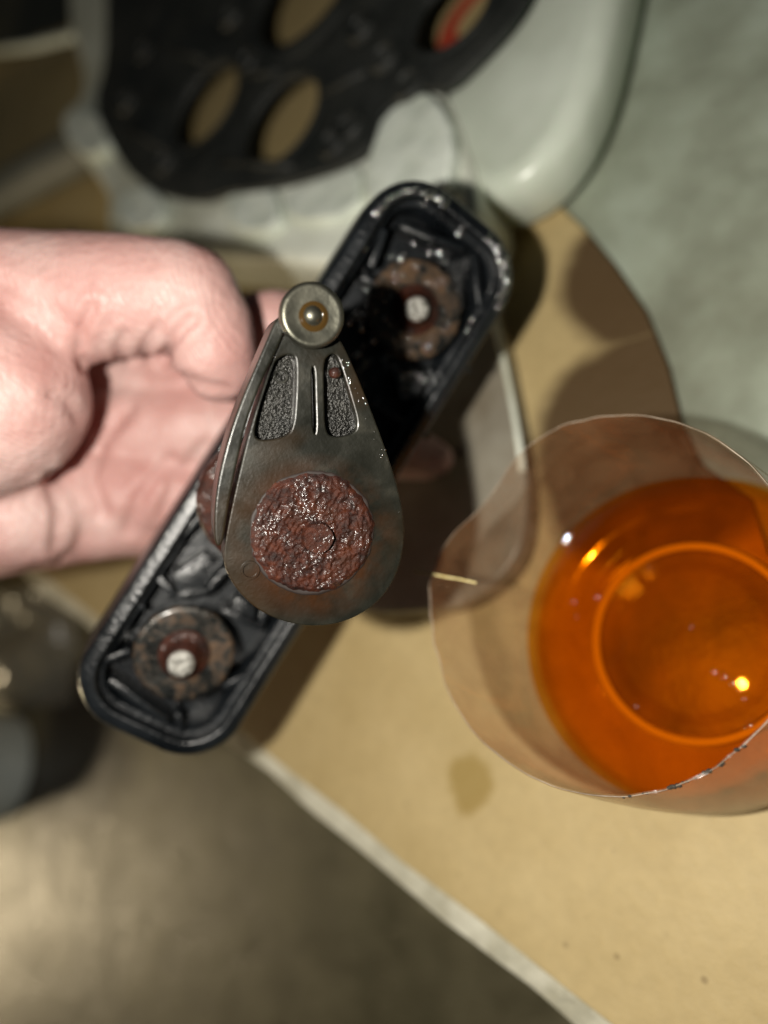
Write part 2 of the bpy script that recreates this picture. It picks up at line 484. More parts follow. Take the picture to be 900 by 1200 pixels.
def washer(px, py, rad, n_top, tip_px, tip_r, wm, rough):
    c_ = p2l(px, py, n_top)
    root_c = (c_.x, c_.y, 0)
    v, f = lathe([(0, -10.1), (7.4, -10.1), (7.2, n_top - 1.4), (0, n_top - 1.4)], 40, root_c)
    link('boss', v, f, M['black'], mech, True)
    prof = [(0, n_top - 1.5), (rad - 0.3, n_top - 1.5), (rad, n_top - 1.2), (rad, n_top - 0.35), (rad - 0.35, n_top), (rad * 0.9, n_top + 0.03), (rad * 0.6, n_top - 0.12), (0, n_top - 0.1)]
    v, f = lathe(prof, 64, root_c)
    v = [(x + 0.07 * mn.noise(Vector((x, y, z)) * 1.1), y + 0.07 * mn.noise(Vector((y, x, z)) * 1.1), z + 0.05 * mn.noise(Vector((x, y, 4)) * 0.8)) for x, y, z in v]
    wo = link('washer', v, f, M[wm], mech, True)
    tz = n_top + 3.2
    tc = p2l(*tip_px, tz); 
    prof = [(4.9, -0.2), (4.8, 0.25), (4.2, 0.55), (3.6, 0.7), (3.3, 1.6), (tip_r + 0.35, 2.4), (tip_r + 0.1, 2.9), (tip_r - 0.1, 3.0), (0, 3.0)]
    vv, ff = lathe(prof, 36, (c_.x, c_.y, n_top))
    sh = Vector((tc.x - c_.x, tc.y - c_.y))
    vv = [(x + sh.x * min(1, max(0, (z - n_top) / 3.0)), y + sh.y * min(1, max(0, (z - n_top) / 3.0)), z) for x, y, z in vv]
    link('collar', vv, ff, M['rust'], wo, True)
    prof = [(tip_r + 0.0, 2.6), (tip_r, 3.4), (tip_r - 0.35, 3.8), (tip_r * 0.6, 3.9), (0.55, 3.85), (0.3, 3.6), (0, 3.55)]
    vv, ff = lathe(prof, 28, (tc.x, tc.y, n_top))
    vv = [(x, y, z + rough * mn.noise(Vector((x, y, 0)) * 1.4)) for x, y, z in vv]
    link('stud', vv, ff, M['stud'], wo, True)
washer(487, 363, 9.6, -2.2, (489, 362), 2.35, 'washer_rusty', 0.25)
washer(216, 767, 9.4, -1.2, (212, 778), 2.5, 'washer_grey', 0.7)

# ------------------------------------------------------------------ the lever
NL = 33.0
t = NT('oily_metal')
n1 = t.noise(150, 5, 0.6, 0.5); n2 = t.noise(1700, 4, 0.6); n3 = t.noise(60, 3, 0.5)
c = t.ramp(n1, [(0.3, (0.0055, 0.0058, 0.004)), (0.55, (0.0115, 0.0117, 0.0082)), (0.75, (0.024, 0.0225, 0.015))])
c = t.mix(t.ramp(n3, [(0.52, (0,) * 3), (0.68, (0.75,) * 3)]), c, (0.022, 0.011, 0.003))
_p = p2l(371, 632, NL); dl = vec_dist(t, (_p.x, _p.y, NL))
halo = t.math('SUBTRACT', 1.0, t.math('DIVIDE', t.math('SUBTRACT', dl, 8.8), 4.2, True), True)
halo = t.math('MULTIPLY', halo, t.ramp(t.noise(130, 4, 0.6), [(0.36, (0,) * 3), (0.60, (0.95,) * 3)]))
c = t.mix(halo, c, (0.034, 0.012, 0.003))
M['lever'] = t.done(t.pbr(c, t.ramp(n1, [(0.3, (0.26,) * 3), (0.7, (0.44,) * 3)]), 0.08, t.bump(n2, 0.00005, 0.8), 0.42, 0.1, 0.2))
t = NT('grainy_cast')
n1 = t.noise(300, 4); n2 = t.voro(2600); n4 = t.noise(2200, 3)
c = t.ramp(n1, [(0.3, (0.007, 0.007, 0.006)), (0.7, (0.020, 0.019, 0.016))])
M['cast'] = t.done(t.pbr(c, 0.26, 0.5, t.bump(n4, 0.0004, 1.0), 0.6, 0.4, 0.1))

lv_px = [(334, 388), (350, 378), (385, 380), (402, 402), (424, 452), (447, 512), (462, 556), (472, 596), (475, 630), (468, 668), (450, 700), (420, 723),
         (385, 734), (345, 733), (305, 718), (277, 692), (261, 662), (264, 632), (273, 588), (284, 540), (294, 500), (308, 456), (322, 416)]
v, f = slab([p * 0.985 + p2l(367, 560, NL) * 0.015 for p in P2L(lv_px, NL)], NL - 6.5, NL - 1.7, 0.4, 2)
lever = link('lever', v, f, M['cast'], mech, True, None, 45)
pockets = [[(320, 426), (330, 417), (344, 415), (348, 424), (347, 470), (344, 502), (334, 513), (302, 517), (297, 506), (308, 462)],
           [(379, 424), (386, 415), (394, 415), (400, 428), (411, 464), (421, 499), (412, 510), (390, 513), (381, 505), (380, 470)],
           [(365, 430), (369, 430), (370, 470), (371, 508), (367, 508), (366, 470)]]
me = plate_holes(chaikin(P2L(lv_px, NL), 3), [chaikin(P2L(q_, NL), 2) for q_ in pockets], NL - 6.3, NL, 0.22)
link_mesh('lever_face', me, M['lever'], lever, True, None, 16)
def lever_rib(pts, n0=NL - 6, n1=NL + 0.2, bev=0.45, sm=2, mat='lever', name='rib', par=None):
    v, f = slab(P2L(pts, n1), n0, n1, bev, sm, 3)
    return link(name, v, f, M[mat], par or lever, True, None, 50)
# side flange with a dark gap beside it
lever_rib([(312, 400), (326, 368), (338, 374), (328, 404), (306, 448), (289, 494), (277, 546), (267, 598), (262, 634), (257, 642), (251, 636), (251, 590), (260, 540), (278, 480)],
          n0=NL - 9, n1=NL + 0.7, bev=0.3, name='flange')
# cast marks
def ringmark(px, py, r0, r1, n, h, name='cast_mark'):
    c_ = p2l(px, py, n)
    v, f = lathe([(r0, -0.1), (r0 + 0.05, h), (r1 - 0.05, h), (r1, -0.1)], 28, (c_.x, c_.y, n))
    link(name, v, f, M['lever'], lever, True, None, 50)
ringmark(293, 668, 1.0, 1.42, NL, 0.3)
ringmark(329, 441, 0.75, 1.05, NL - 1.7, 0.4)
c_ = p2l(393, 437, NL); v, f = lathe([(0.8, -1), (0.8, 0.3), (0.5, 0.6), (0, 0.7)], 18, (c_.x, c_.y, NL)); link('rivet', v, f, M['rust'], lever)

# rusty bush: rough disc on the face, pin in its middle, thick flange behind
def rough_disc(c_, n, R, hgt, amp, seed, rings=64, seg=220, edge=0.35):
    v, f = [], []
    for k in range(rings + 1):
        for i in range(seg):
            a = 2 * PI * i / seg
            rr_ = R * (k / rings) * (1 + 0.05 * mn.noise(Vector((math.cos(a) * 3, math.sin(a) * 3, seed))) + 0.03 * mn.noise(Vector((math.cos(a) * 11, math.sin(a) * 11, seed))))
            x, y = rr_ * math.cos(a), rr_ * math.sin(a)
            q = Vector((x, y, seed))
            z = hgt * min(1, (1 - k / rings) * R / edge / 2) + amp * (mn.noise(q * 0.9) * 0.8 + mn.noise(q * 2.1) * 0.8 + abs(mn.noise(q * 4.3)) * 0.9) * min(1, (1 - k / rings) * 8)
            v.append((c_.x + x, c_.y + y, n + z))
    for k in range(rings):
        for i in range(seg):
            j = (i + 1) % seg
            f.append((k * seg + i, k * seg + j, k * seg + seg + j, k * seg + seg + i))
    return v, f
bc_ = p2l(367, 625, NL)
v, f = rough_disc(bc_, NL, 9.1, 0.5, 0.36, 2.3)
bush = link('rusty_bush', v, f, M['rust'], mech, True, None, 70)
t = NT('dark_gap'); M['gap'] = t.done(t.pbr((0.014, 0.008, 0.006), 0.65))
v, f = lathe([(8.0, -0.4), (8.4, 0.10), (9.0, 0.12), (9.3, 0.05), (9.4, -0.4)], 96, (bc_.x, bc_.y, NL))
v = [(x + 0.3 * mn.noise(Vector((x, y, 1)) * 0.6), y + 0.3 * mn.noise(Vector((x, y, 7)) * 0.8), z) for x, y, z in v]
link('bush_edge', v, f, M['gap'], bush)
pc = p2l(372, 630, NL + 0.8)
v, f = rough_disc(pc, NL + 0.55, 2.45, 1.0, 0.07, 8.1, 18, 48, 0.12)
link('pin', v, f, M['rust'], bush, True, None, 60)
v, f = lathe([(0, -9), (8.2, -9), (8.2, NL - 5), (0, NL - 5)], 90, (bc_.x, bc_.y, 0))
vv = []
for x, y, z in v:
    q = Vector((x, y, z)); k = 1 + 0.02 * mn.noise(q * 0.7) + 0.016 * mn.noise(q * 1.9)
    vv.append((bc_.x + (x - bc_.x) * k, bc_.y + (y - bc_.y) * k, z))
link('bush_body', vv, f, M['rust'], bush, True, None, 60)
fc_ = p2l(306, 590, 10)
v, f = lathe([(0, 3.5), (10.2, 3.6), (10.9, 4.4), (11.0, 9.0), (10.5, 9.9), (9.8, 10.1), (8.5, 10.2), (7.0, 10.3), (0, 10.3)], 120, (fc_.x, fc_.y, 0))
v = [(x + 0.25 * mn.noise(Vector((x, y, z)) * 0.9), y + 0.25 * mn.noise(Vector((y, z, x)) * 0.9), z + 0.3 * mn.noise(Vector((x, y, z)) * 1.3)) for x, y, z in v]
link('bush_flange', v, f, M['rust'], bush, True, None, 60)

# button-headed pin at the narrow end
t = NT('polished_steel')
n1 = t.noise(200, 4)
M['steel'] = t.done(t.pbr(t.ramp(n1, [(0.35, (0.085, 0.085, 0.068)), (0.7, (0.17, 0.165, 0.13))]), t.ramp(n1, [(0.3, (0.30,) * 3), (0.7, (0.42,) * 3)]), 0.9, t.bump(t.noise(1500, 3), 0.00006, 0.6)))
hc = p2l(367, 369, NL + 3.4)
v, f = lathe([(0, -9), (2.6, -9), (2.6, 0.6), (4.2, 0.9), (4.5, 1.3), (4.5, 2.6), (4.25, 3.15), (3.95, 3.3), (3.6, 3.22), (2.6, 3.1), (1.75, 3.05), (1.35, 3.1), (1.2, 3.4), (0.85, 3.7), (0.45, 3.85), (0, 3.9)], 56, (hc.x, hc.y, NL))
link('pin_head', v, f, M['steel'], mech, True, None, 60)
t = NT('amber_oil')
M['shadow_and_oil'] = t.done(t.pbr((0.04, 0.022, 0.006), 0.06, 0, None, 0.6, 0.6, 0.03))
v, f = lathe([(1.1, 2.9), (1.3, 3.3), (1.6, 3.2), (2.1, 3.06)], 40, (hc.x + 0.25, hc.y - 0.1, NL))
link('oil_ring', v, f, M['shadow_and_oil'], mech)

# droplets of fluid on the plastic (too small to pick apart)
t = NT('droplet'); tr = t.n('ShaderNodeBsdfTransparent'); gl = t.n('ShaderNodeBsdfGlossy'); gl.inputs['Roughness'].default_value = 0.13
mx = t.n('ShaderNodeMixShader')
t.l(t.facing(0.6, 0.8), mx.inputs[0]); t.l(tr.outputs[0], mx.inputs[1]); t.l(gl.outputs[0], mx.inputs[2]); M['drop'] = t.done(mx)
rng = random.Random(4)
V_, F_ = [], []
def drop(x, y, n, r, st=1.0):
    Rs = 1.336 * r
    v, f = lathe([(r, -0.08)] + [(q_ * r, math.sqrt(Rs * Rs - (q_ * r) ** 2) - Rs + 0.45 * r) for q_ in (0.99, 0.85, 0.65, 0.42, 0.2, 0.001)], 12, (0, 0, 0))
    o_ = len(V_)
    V_.extend([(x + a * 1.0, y + b * st, n + c) for a, b, c in v]); F_.extend([tuple(i + o_ for i in q) for q in f])
for _ in range(210):                                  # along the lip of the upper end
    k = rng.choice(rrect(HL - 2.1, HW - 2.1, RC - 2.1, 16)); 
    if k.y < 12: continue
    drop(k.x + rng.uniform(-.6, .4), k.y + rng.uniform(-.6, .6), -0.72, 0.2 + 0.5 * rng.random() ** 2.2, rng.uniform(1, 2.2))
for _ in range(330):
    x, y = rng.uniform(-15.5, 15.5), rng.uniform(8, 59)
    m_ = max(abs(x) - (HW - RC), 0), max(abs(y) - (HL - RC), 0)
    dd = max(abs(x) - HW, abs(y) - HL) if min(m_) == 0 else math.hypot(*m_) - RC
    if dd > -3.7: nn = None
    elif dd > -4.4: nn = -3.65
    elif dd < -6: nn = -10.0
    else: nn = None
    if nn is None: continue
    drop(x, y, nn, 0.22 + 0.55 * rng.random() ** 2.2, rng.uniform(1, 2.2))
c_ = p2l(487, 363, -2.2)
for _ in range(40):
    a, r_ = rng.uniform(0, 2 * PI), rng.uniform(5.2, 9)
    drop(c_.x + r_ * math.cos(a), c_.y + r_ * math.sin(a), -2.2, rng.uniform(0.15, 0.32))
for _ in range(70):
    px_, py_ = rng.uniform(470, 500), rng.uniform(436, 466)
    q = p2l(px_, py_, -4.6); drop(q.x, q.y, -4.65, rng.uniform(0.2, 0.5))
for _ in range(34):                                  # beads along the lever's edge and face
    px_, py_ = rng.choice([(402 + k * 0.42, 410 + k) for k in range(0, 150, 3)] + [(330 - k * 0.4, 400 + k) for k in range(0, 120, 6)] + [(472, 600 + k) for k in range(0, 60, 8)])
    q = p2l(px_ + rng.uniform(-8, 1), py_, NL); drop(q.x, q.y, NL + 0.02, 0.07 + 0.2 * rng.random() ** 2)
o = link('droplets', V_, F_, M['drop'], mech); o['kind'] = 'stuff'

# ================================================================== HAND
def capsule_chain(bm, pts):                 # pts: (pixel x, pixel y, depth mm, radius in pixels)
    P = [(at_depth(x, y, z), r * z / F) for x, y, z, r in pts]
    for p, r in P:
        bmesh.ops.create_icosphere(bm, subdivisions=3, radius=r * S, matrix=Matrix.Translation(p * S))
    for (p, r), (q, s_) in zip(P, P[1:]):
        d_ = q - p; L = d_.length
        if L < 1e-3: continue
        k = max(1, int(L / 2.0))
        for i in range(1, k):
            u = i / k
            bmesh.ops.create_icosphere(bm, subdivisions=3, radius=(r + (s_ - r) * u) * S, matrix=Matrix.Translation((p + d_ * u) * S))
bm = bmesh.new()
chains = [
    [(-330, 420, 168, 190), (-200, 410, 160, 160), (-90, 385, 150, 118), (0, 362, 146, 92), (70, 352, 145, 78), (140, 346, 144, 70), (205, 346, 144, 64), (222, 352, 144, 60)],   # bent finger, first segment
    [(222, 346, 144, 58), (240, 378, 144, 55), (250, 408, 145, 50), (258, 428, 147, 44)],                                                    # its second segment
    [(-220, 440, 160, 170), (-110, 450, 147, 150), (-50, 458, 142, 134), (-12, 465, 142, 112)],                                              # ball of the thumb
    [(-150, 500, 196, 130), (20, 470, 190, 74), (140, 440, 180, 58), (240, 410, 168, 52), (322, 378, 163, 40), (350, 380, 166, 36)],          # finger behind
    [(-150, 540, 196, 125), (60, 520, 186, 72), (150, 512, 176, 66), (230, 500, 172, 60), (330, 490, 176, 50), (440, 520, 176, 42), (496, 536, 176, 28), (512, 538, 175, 21)],
    [(-150, 590, 186, 130), (40, 585, 178, 72), (120, 578, 172, 62), (190, 572, 172, 54), (280, 580, 177, 46)],
    [(-150, 590, 180, 120), (0, 610, 174, 66), (80, 612, 172, 50), (130, 612, 171, 44), (190, 615, 175, 38)],
    [(-160, 570, 168, 120), (-40, 588, 158, 78), (10, 602, 158, 66), (36, 606, 160, 56)],                                                     # heel of the hand
    [(-330, 430, 170, 190), (-560, 450, 190, 200), (-1000, 480, 230, 215)],                                                                   # wrist and forearm
]
for ch in chains: capsule_chain(bm, ch)
me = bpy.data.meshes.new('hand_raw'); bm.to_mesh(me); bm.free()
tmp = bpy.data.objects.new('hand_raw', me); COL.objects.link(tmp)
md = tmp.modifiers.new('r', 'REMESH'); md.mode = 'VOXEL'; md.voxel_size = 0.0011
sm = tmp.modifiers.new('s', 'SMOOTH'); sm.factor = 0.5; sm.iterations = 9
dg = bpy.context.evaluated_depsgraph_get()
hm = bpy.data.meshes.new_from_object(tmp.evaluated_get(dg))
bpy.data.objects.remove(tmp)
# sculpt: creases pressed in, soft flesh swelling
co = np.zeros(len(hm.vertices) * 3); hm.vertices.foreach_get('co', co); co = co.reshape(-1, 3) * 1000
no = np.zeros(len(hm.vertices) * 3); hm.vertices.foreach_get('normal', no); no = no.reshape(-1, 3)
cm = np.array(CAMR.transposed())
cc_ = (co - np.array(CAMP)) @ cm.T
nc_ = no @ cm.T
PX = CX + F * cc_[:, 0] / -cc_[:, 2]; PY = CY - F * cc_[:, 1] / -cc_[:, 2]; DZ = -cc_[:, 2]
disp = np.zeros(len(co))
def seg_d(pts):
    dmin = np.full(len(co), 1e9)
    for (x0, y0), (x1, y1) in zip(pts, pts[1:]):
        dx, dy = x1 - x0, y1 - y0; L2 = dx * dx + dy * dy
        u = np.clip(((PX - x0) * dx + (PY - y0) * dy) / L2, 0, 1)
        dmin = np.minimum(dmin, np.hypot(PX - x0 - u * dx, PY - y0 - u * dy))
    return dmin
creases = [ # (polyline in the photo, width px, depth mm, nearest and farthest depth)
    ([(140, 424), (138, 408), (146, 392)], 5, 0.7, 120, 165), ([(165, 420), (172, 402), (188, 384)], 5, 0.7, 120, 165),
    ([(192, 424), (196, 408), (214, 384), (226, 374)], 6, 1.1, 120, 165), ([(98, 430), (92, 410), (96, 385), (108, 360)], 6, 0.8, 120, 165),
    ([(60, 462), (80, 470), (92, 490)], 6, 0.5, 120, 170),
    ([(215, 440), (240, 452), (268, 456)], 5, 0.4, 120, 165), ([(0, 330), (40, 345), (80, 380)], 9, 0.35, 120, 165),
    ([(120, 600), (105, 560), (118, 520), (150, 480)], 8, 0.8, 150, 200), ([(150, 620), (165, 580), (200, 540)], 7, 0.6, 150, 200),
    ([(60, 560), (72, 600), (66, 640)], 8, 0.9, 140, 200), ([(190, 600), (205, 560), (240, 520)], 6, 0.5, 150, 200),
]
for pl, wd, dp, z0, z1 in creases:
    dd = seg_d(pl)
    m_ = (nc_[:, 2] > -0.2) & (DZ > z0) & (DZ < z1)
    dp *= 1.35
    disp -= np.where(m_, dp * np.exp(-(dd / wd) ** 2) - 0.35 * dp * np.exp(-((dd - 2.2 * wd) / (1.2 * wd)) ** 2), 0)
for i in range(len(co)):
    q = Vector(co[i])
    disp[i] += 0.40 * mn.noise(q * 0.08) + 0.12 * mn.noise(q * 0.22) + 0.05 * mn.noise(q * 0.7)
co = co + no * disp[:, None]
hp = at_depth(-330, 430, 170)
hm.vertices.foreach_set('co', ((co - np.array(hp)) / 1000).ravel()); hm.update()
t = NT('skin')
n1 = t.noise(45, 4, 0.55); n2 = t.noise(170, 4, 0.6); n3 = t.noise(900, 3)
c = t.ramp(n1, [(0.3, (0.51, 0.27, 0.245)), (0.5, (0.60, 0.375, 0.345)), (0.70, (0.69, 0.51, 0.475))])
c = t.mix(0.5, c, t.ramp(n2, [(0.3, (0.82, 0.68, 0.66)), (0.65, (1, 1, 1))]), 'MULTIPLY')
wv = t.n('ShaderNodeTexWave', wave_type='BANDS'); wv.inputs['Scale'].default_value = 420; wv.inputs['Distortion'].default_value = 5; wv.inputs['Detail'].default_value = 3; wv.inputs['Detail Scale'].default_value = 1.2
t.l(t.co.outputs['Object'], wv.inputs['Vector'])
nm = t.bump(wv.outputs['Fac'], 0.00012, 0.55, t.bump(t.voro(620), 0.00018, 0.8, t.bump(n3, 0.0001, 0.6)))
M['skin'] = t.done(t.pbr(c, t.ramp(n2, [(0.3, (0.38,) * 3), (0.7, (0.55,) * 3)]), 0, nm, 0.45, sss=(0.14, (1.0, 0.36, 0.2), 0.0022)))
hand = link_mesh('hand', hm, M['skin'], None, True, hp, None)
tag(hand, 'bare hand with a bent finger gripping the black bracket from its side', 'hand')
# a few fine dark hairs on the back of the finger
M['hair'] = simple('hair', (0.02, 0.012, 0.008), (0.035, 0.02, 0.012), 300, 0.4, 0.5)
HV, HF = [], []
for k in range(26):
    x0 = rng.uniform(-40, 80); y0 = 268 + rng.uniform(0, 16) + max(0, 20 - x0) * 0.05
    z_ = 146
    a = at_depth(x0, y0 + 8, z_); 
    x1 = x0 + rng.uniform(18, 45); 
    b = at_depth((x0 + x1) / 2, y0 - rng.uniform(2, 9), z_ - 3); c2 = at_depth(x1, y0 + rng.uniform(-3, 8), z_ - 2.5)
    pth = [a.lerp(b, u).lerp(b.lerp(c2, u), u) - hp for u in (0, .25, .5, .75, 1)]
    v, f = tube(pth, [0.05, 0.05, 0.045, 0.035, 0.015], 5)
    o_ = len(HV); HV += v; HF += [tuple(i + o_ for i in q) for q in f]
o = link('hair', HV, HF, M['hair'], hand); o['kind'] = 'stuff'

# ================================================================== CUT BOTTLE WITH ORANGE FLUID
LIQ = 10.0
ca = at_height(797, 744, LIQ)
CUPX, CUPY = ca.x, ca.y
def thin(name, tint, milky, gloss_rough, ior=1.5):  # milky: strength of the brown blotches that imitate refracted background
    t = NT(name)
    tr = t.n('ShaderNodeBsdfTransparent'); tr.inputs[0].default_value = (*tint, 1)
    df = t.n('ShaderNodeBsdfPrincipled'); df.inputs['Base Color'].default_value = (0.36, 0.22, 0.11, 1); df.inputs['Roughness'].default_value = 0.5
    n1 = t.noise(95, 5, 0.6, 0.8)
    m0 = t.n('ShaderNodeMixShader'); t.l(t.ramp(n1, [(0.38, (milky * 0.3,) * 3), (0.68, (milky * 3.2,) * 3)]), m0.inputs[0])  # brown blotches in the colour imitate background refracted in the wall
    t.l(tr.outputs[0], m0.inputs[1]); t.l(df.outputs[0], m0.inputs[2])
    gl = t.n('ShaderNodeBsdfGlossy'); gl.inputs['Roughness'].default_value = gloss_rough
    nm = t.bump(t.noise(160, 3), 0.0005, 0.25); t.l(nm, gl.inputs['Normal'])
    m1 = t.n('ShaderNodeMixShader'); t.l(t.facing(0.04, 0.5, 3.0), m1.inputs[0]); t.l(m0.outputs[0], m1.inputs[1]); t.l(gl.outputs[0], m1.inputs[2])
    return t.done(m1)
M['pet'] = thin('clear_plastic', (0.965, 0.93, 0.89), 0.06, 0.09)
cup = empty('cut_bottle', (CUPX, CUPY, 0))
tag(cup, 'clear plastic bottle bottom with a ragged cut rim holding orange fluid', 'bottle')
NSEG = 144
Cw = at_height(732, 712, 37)
def az(px, py, h=37):                       # azimuth of a rim pixel as seen from the cup's axis
    p = at_height(px, py, h); c_ = at_height(735, 712, h); return math.atan2(p.y - c_.y, p.x - c_.x)
A_DENT = az(575, 570); A_DENT2 = az(530, 615)
def adist(a, b): return abs((a - b + PI) % (2 * PI) - PI)
def rim_h(a):
    h = 37 + 0.9 * mn.noise(Vector((math.cos(a) * 2, math.sin(a) * 2, 1))) + 0.5 * mn.noise(Vector((math.cos(a) * 9, math.sin(a) * 9, 4)))
    return h - 3.0 * math.exp(-(adist(a, A_DENT) / 0.30) ** 2)
def rim_r(a):
    return 1 - 0.055 * math.exp(-(adist(a, A_DENT) / 0.30) ** 2) + 0.012 * math.exp(-(adist(a, A_DENT2) / 0.06) ** 2) + 0.006 * mn.noise(Vector((math.cos(a) * 7, math.sin(a) * 7, 2)))
_l = at_height(732 - 48, 712 - 20, 37) - at_height(732, 712, 37)
def lean(z):                                # the soft wall leans to one side above the fluid
    k = max(0, (z - 10) / 27); return _l.x * k, _l.y * k
prof = [(20.2, 0.15), (24, 0.2), (27.5, 0.4), (29.2, 1.6), (30.1, 4.0), (30.7, 10), (31.3, 16), (31.7, 22), (31.9, 29), (31.9, 37)]
def wall(off):
    out = []
    for r, z in prof:
        rg = []
        for i in range(NSEG):
            a = 2 * PI * i / NSEG
            k = z / 37.0
            zz = z if z < 12 else 12 + (z - 12) * (rim_h(a) - 12) / 25
            rr_ = (r - off) * (1 + (rim_r(a) - 1) * max(0, k - 0.3) / 0.7)
            rr_ *= 1 - 0.035 * max(0, (z - 10) / 27)
            sx, sy = lean(zz)
            rg.append((sx + rr_ * math.cos(a), sy + rr_ * math.sin(a), zz + off * 0.9 if z < 1 else zz))
        out.append(rg)
    return out
ro, ri = wall(0), wall(0.45)
base_o = [[(r * math.cos(2 * PI * i / NSEG), r * math.sin(2 * PI * i / NSEG), z) for i in range(NSEG)] for r, z in ((0.05, 2.6), (8, 2.4), (15, 1.8), (18, 1.0))]
base_i = [[(r * math.cos(2 * PI * i / NSEG), r * math.sin(2 * PI * i / NSEG), z + 0.5) for i in range(NSEG)] for r, z in ((0.05, 2.6), (8, 2.4), (15, 1.8), (18, 1.0))]
v, f = loft(base_o + ro + ri[::-1] + base_i[::-1], True, True)
link('bottle_wall', v, f, M['pet'], cup, True, None, 60)
# frosted cut edge
M['frost'] = simple('frosted_edge', (0.16, 0.125, 0.09), (0.42, 0.35, 0.27), 120, 0.3, 0.5)
RR = 30.6
def rimpt(a, dz=0.0): return (lean(rim_h(a))[0] + RR * rim_r(a) * math.cos(a), lean(rim_h(a))[1] + RR * rim_r(a) * math.sin(a), rim_h(a) + dz)
pth = [rimpt(2 * PI * i / NSEG) for i in range(NSEG + 1)]
v, f = tube(pth, [0.075 + 0.055 * mn.noise(Vector((i * 0.23, 0, 0))) for i in range(NSEG + 1)], 6, False)
link('cut_edge', v, f, M['frost'], cup)
# moulded standing ring
t = NT('moulded_ring'); tr = t.n('ShaderNodeBsdfTranslucent'); tr.inputs[0].default_value = (0.85, 0.7, 0.55, 1)
df = t.n('ShaderNodeBsdfDiffuse'); df.inputs[0].default_value = (0.8, 0.66, 0.5, 1); m0 = t.n('ShaderNodeMixShader'); m0.inputs[0].default_value = 0.35
t.l(df.outputs[0], m0.inputs[1]); t.l(tr.outputs[0], m0.inputs[2]); M['ring'] = t.done(m0)
def torus(R, r, z, n=96, m=10, wob=0.0):
    rings = []
    for i in range(m):
        b = 2 * PI * i / m
        rings.append([((R + wob * mn.noise(Vector((math.cos(2 * PI * k / n) * 2, math.sin(2 * PI * k / n) * 2, R))) + r * math.cos(b)) * math.cos(2 * PI * k / n), (R + r * math.cos(b)) * math.sin(2 * PI * k / n), z + r * math.sin(b)) for k in range(n)])
    return loft(rings + [rings[0]], False, False)
v, f = torus(18.6, 0.75, 2.0); link('base_ring', v, f, M['ring'], cup)
# added brown disc: darkness from reflections in the base, put into colour
t = NT('base_shade'); n1 = t.noise(60, 4)
M['base_shade'] = t.done(t.pbr(t.ramp(n1, [(0.35, (0.10, 0.058, 0.015)), (0.65, (0.22, 0.13, 0.035))]), 0.5, 0, t.bump(t.noise(300, 4), 0.0004, 0.7)))
v, f = lathe([(r_, 3.35 - r_ * r_ / 200) for r_ in (0, 3, 6, 9, 12, 14, 16, 17.6)], 96); link('base_shade', v, f, M['base_shade'], cup)
# grime on the cut rim
M['grime'] = simple('grime', (0.02, 0.016, 0.012), (0.05, 0.04, 0.03), 500, 0.5, 0.8)
GV, GF = [], []
a0 = az(770, 934); a1 = az(905, 870)
if a1 < a0: a1 += 2 * PI
for k in range(26):
    a = a0 + (a1 - a0) * rng.random() ** 1.3
    gx, gy, h = rimpt(a)
    v, f = lathe([(0.001, -0.2), (0.2, -0.05), (0.14, 0.16), (0.001, 0.2)], 6, (gx + rng.uniform(-.15, .15), gy + rng.uniform(-.15, .15), h + rng.uniform(-.5, .05)))
    sc_ = rng.uniform(0.6, 1.7); cx_ = sum(q[0] for q in v) / len(v); cy_ = sum(q[1] for q in v) / len(v); cz_ = sum(q[2] for q in v) / len(v)
    v = [(cx_ + (x - cx_) * sc_ * 1.6, cy_ + (y - cy_) * sc_, cz_ + (z - cz_) * sc_) for x, y, z in v]
    o_ = len(GV); GV += v; GF += [tuple(i + o_ for i in q) for q in f]
o = link('rim_grime', GV, GF, M['grime'], cup); o['kind'] = 'stuff'

# the fluid
t = NT('orange_fluid')
tr = t.n('ShaderNodeBsdfTransparent'); tr.inputs[0].default_value = (1.0, 0.775, 0.30, 1); gl = t.n('ShaderNodeBsdfGlossy'); gl.inputs['Roughness'].default_value = 0.025
m1 = t.n('ShaderNodeMixShader')
t.l(t.facing(0.03, 0.4, 3.5), m1.inputs[0]); t.l(tr.outputs[0], m1.inputs[1]); t.l(gl.outputs[0], m1.inputs[2])
ab = t.n('ShaderNodeVolumeAbsorption'); ab.inputs['Color'].default_value = (0.998, 0.72, 0.0, 1); ab.inputs['Density'].default_value = 110
scn = t.n('ShaderNodeVolumeScatter'); scn.inputs['Color'].default_value = (1.0, 0.40, 0.005, 1); scn.inputs['Density'].default_value = 10
ad = t.n('ShaderNodeAddShader'); t.l(ab.outputs[0], ad.inputs[0]); t.l(scn.outputs[0], ad.inputs[1]); t.l(ad.outputs[0], t.out.inputs['Volume'])
M['fluid'] = t.done(m1)
lp = [(r_ or 0.02, 3.6 - r_ * r_ / 200) for r_ in (0, 3, 6, 9, 12, 14, 16, 17.6)] + [(18.2, 2.8), (19.4, 2.8), (20.9, 1.0), (24.0, 0.9), (27.2, 1.1), (28.6, 2.2), (29.5, 4.6), (30.15, 10.4), (29.8, 10.1), (29.0, LIQ), (15, LIQ), (0.02, LIQ)]
v, f = lathe(lp, 120)
fluid = o = link('orange_fluid', v, f, M['fluid'], None, True, (CUPX, CUPY, 0), 50)
tag(o, 'glowing orange fluid pooled in the cut plastic bottle', 'fluid')

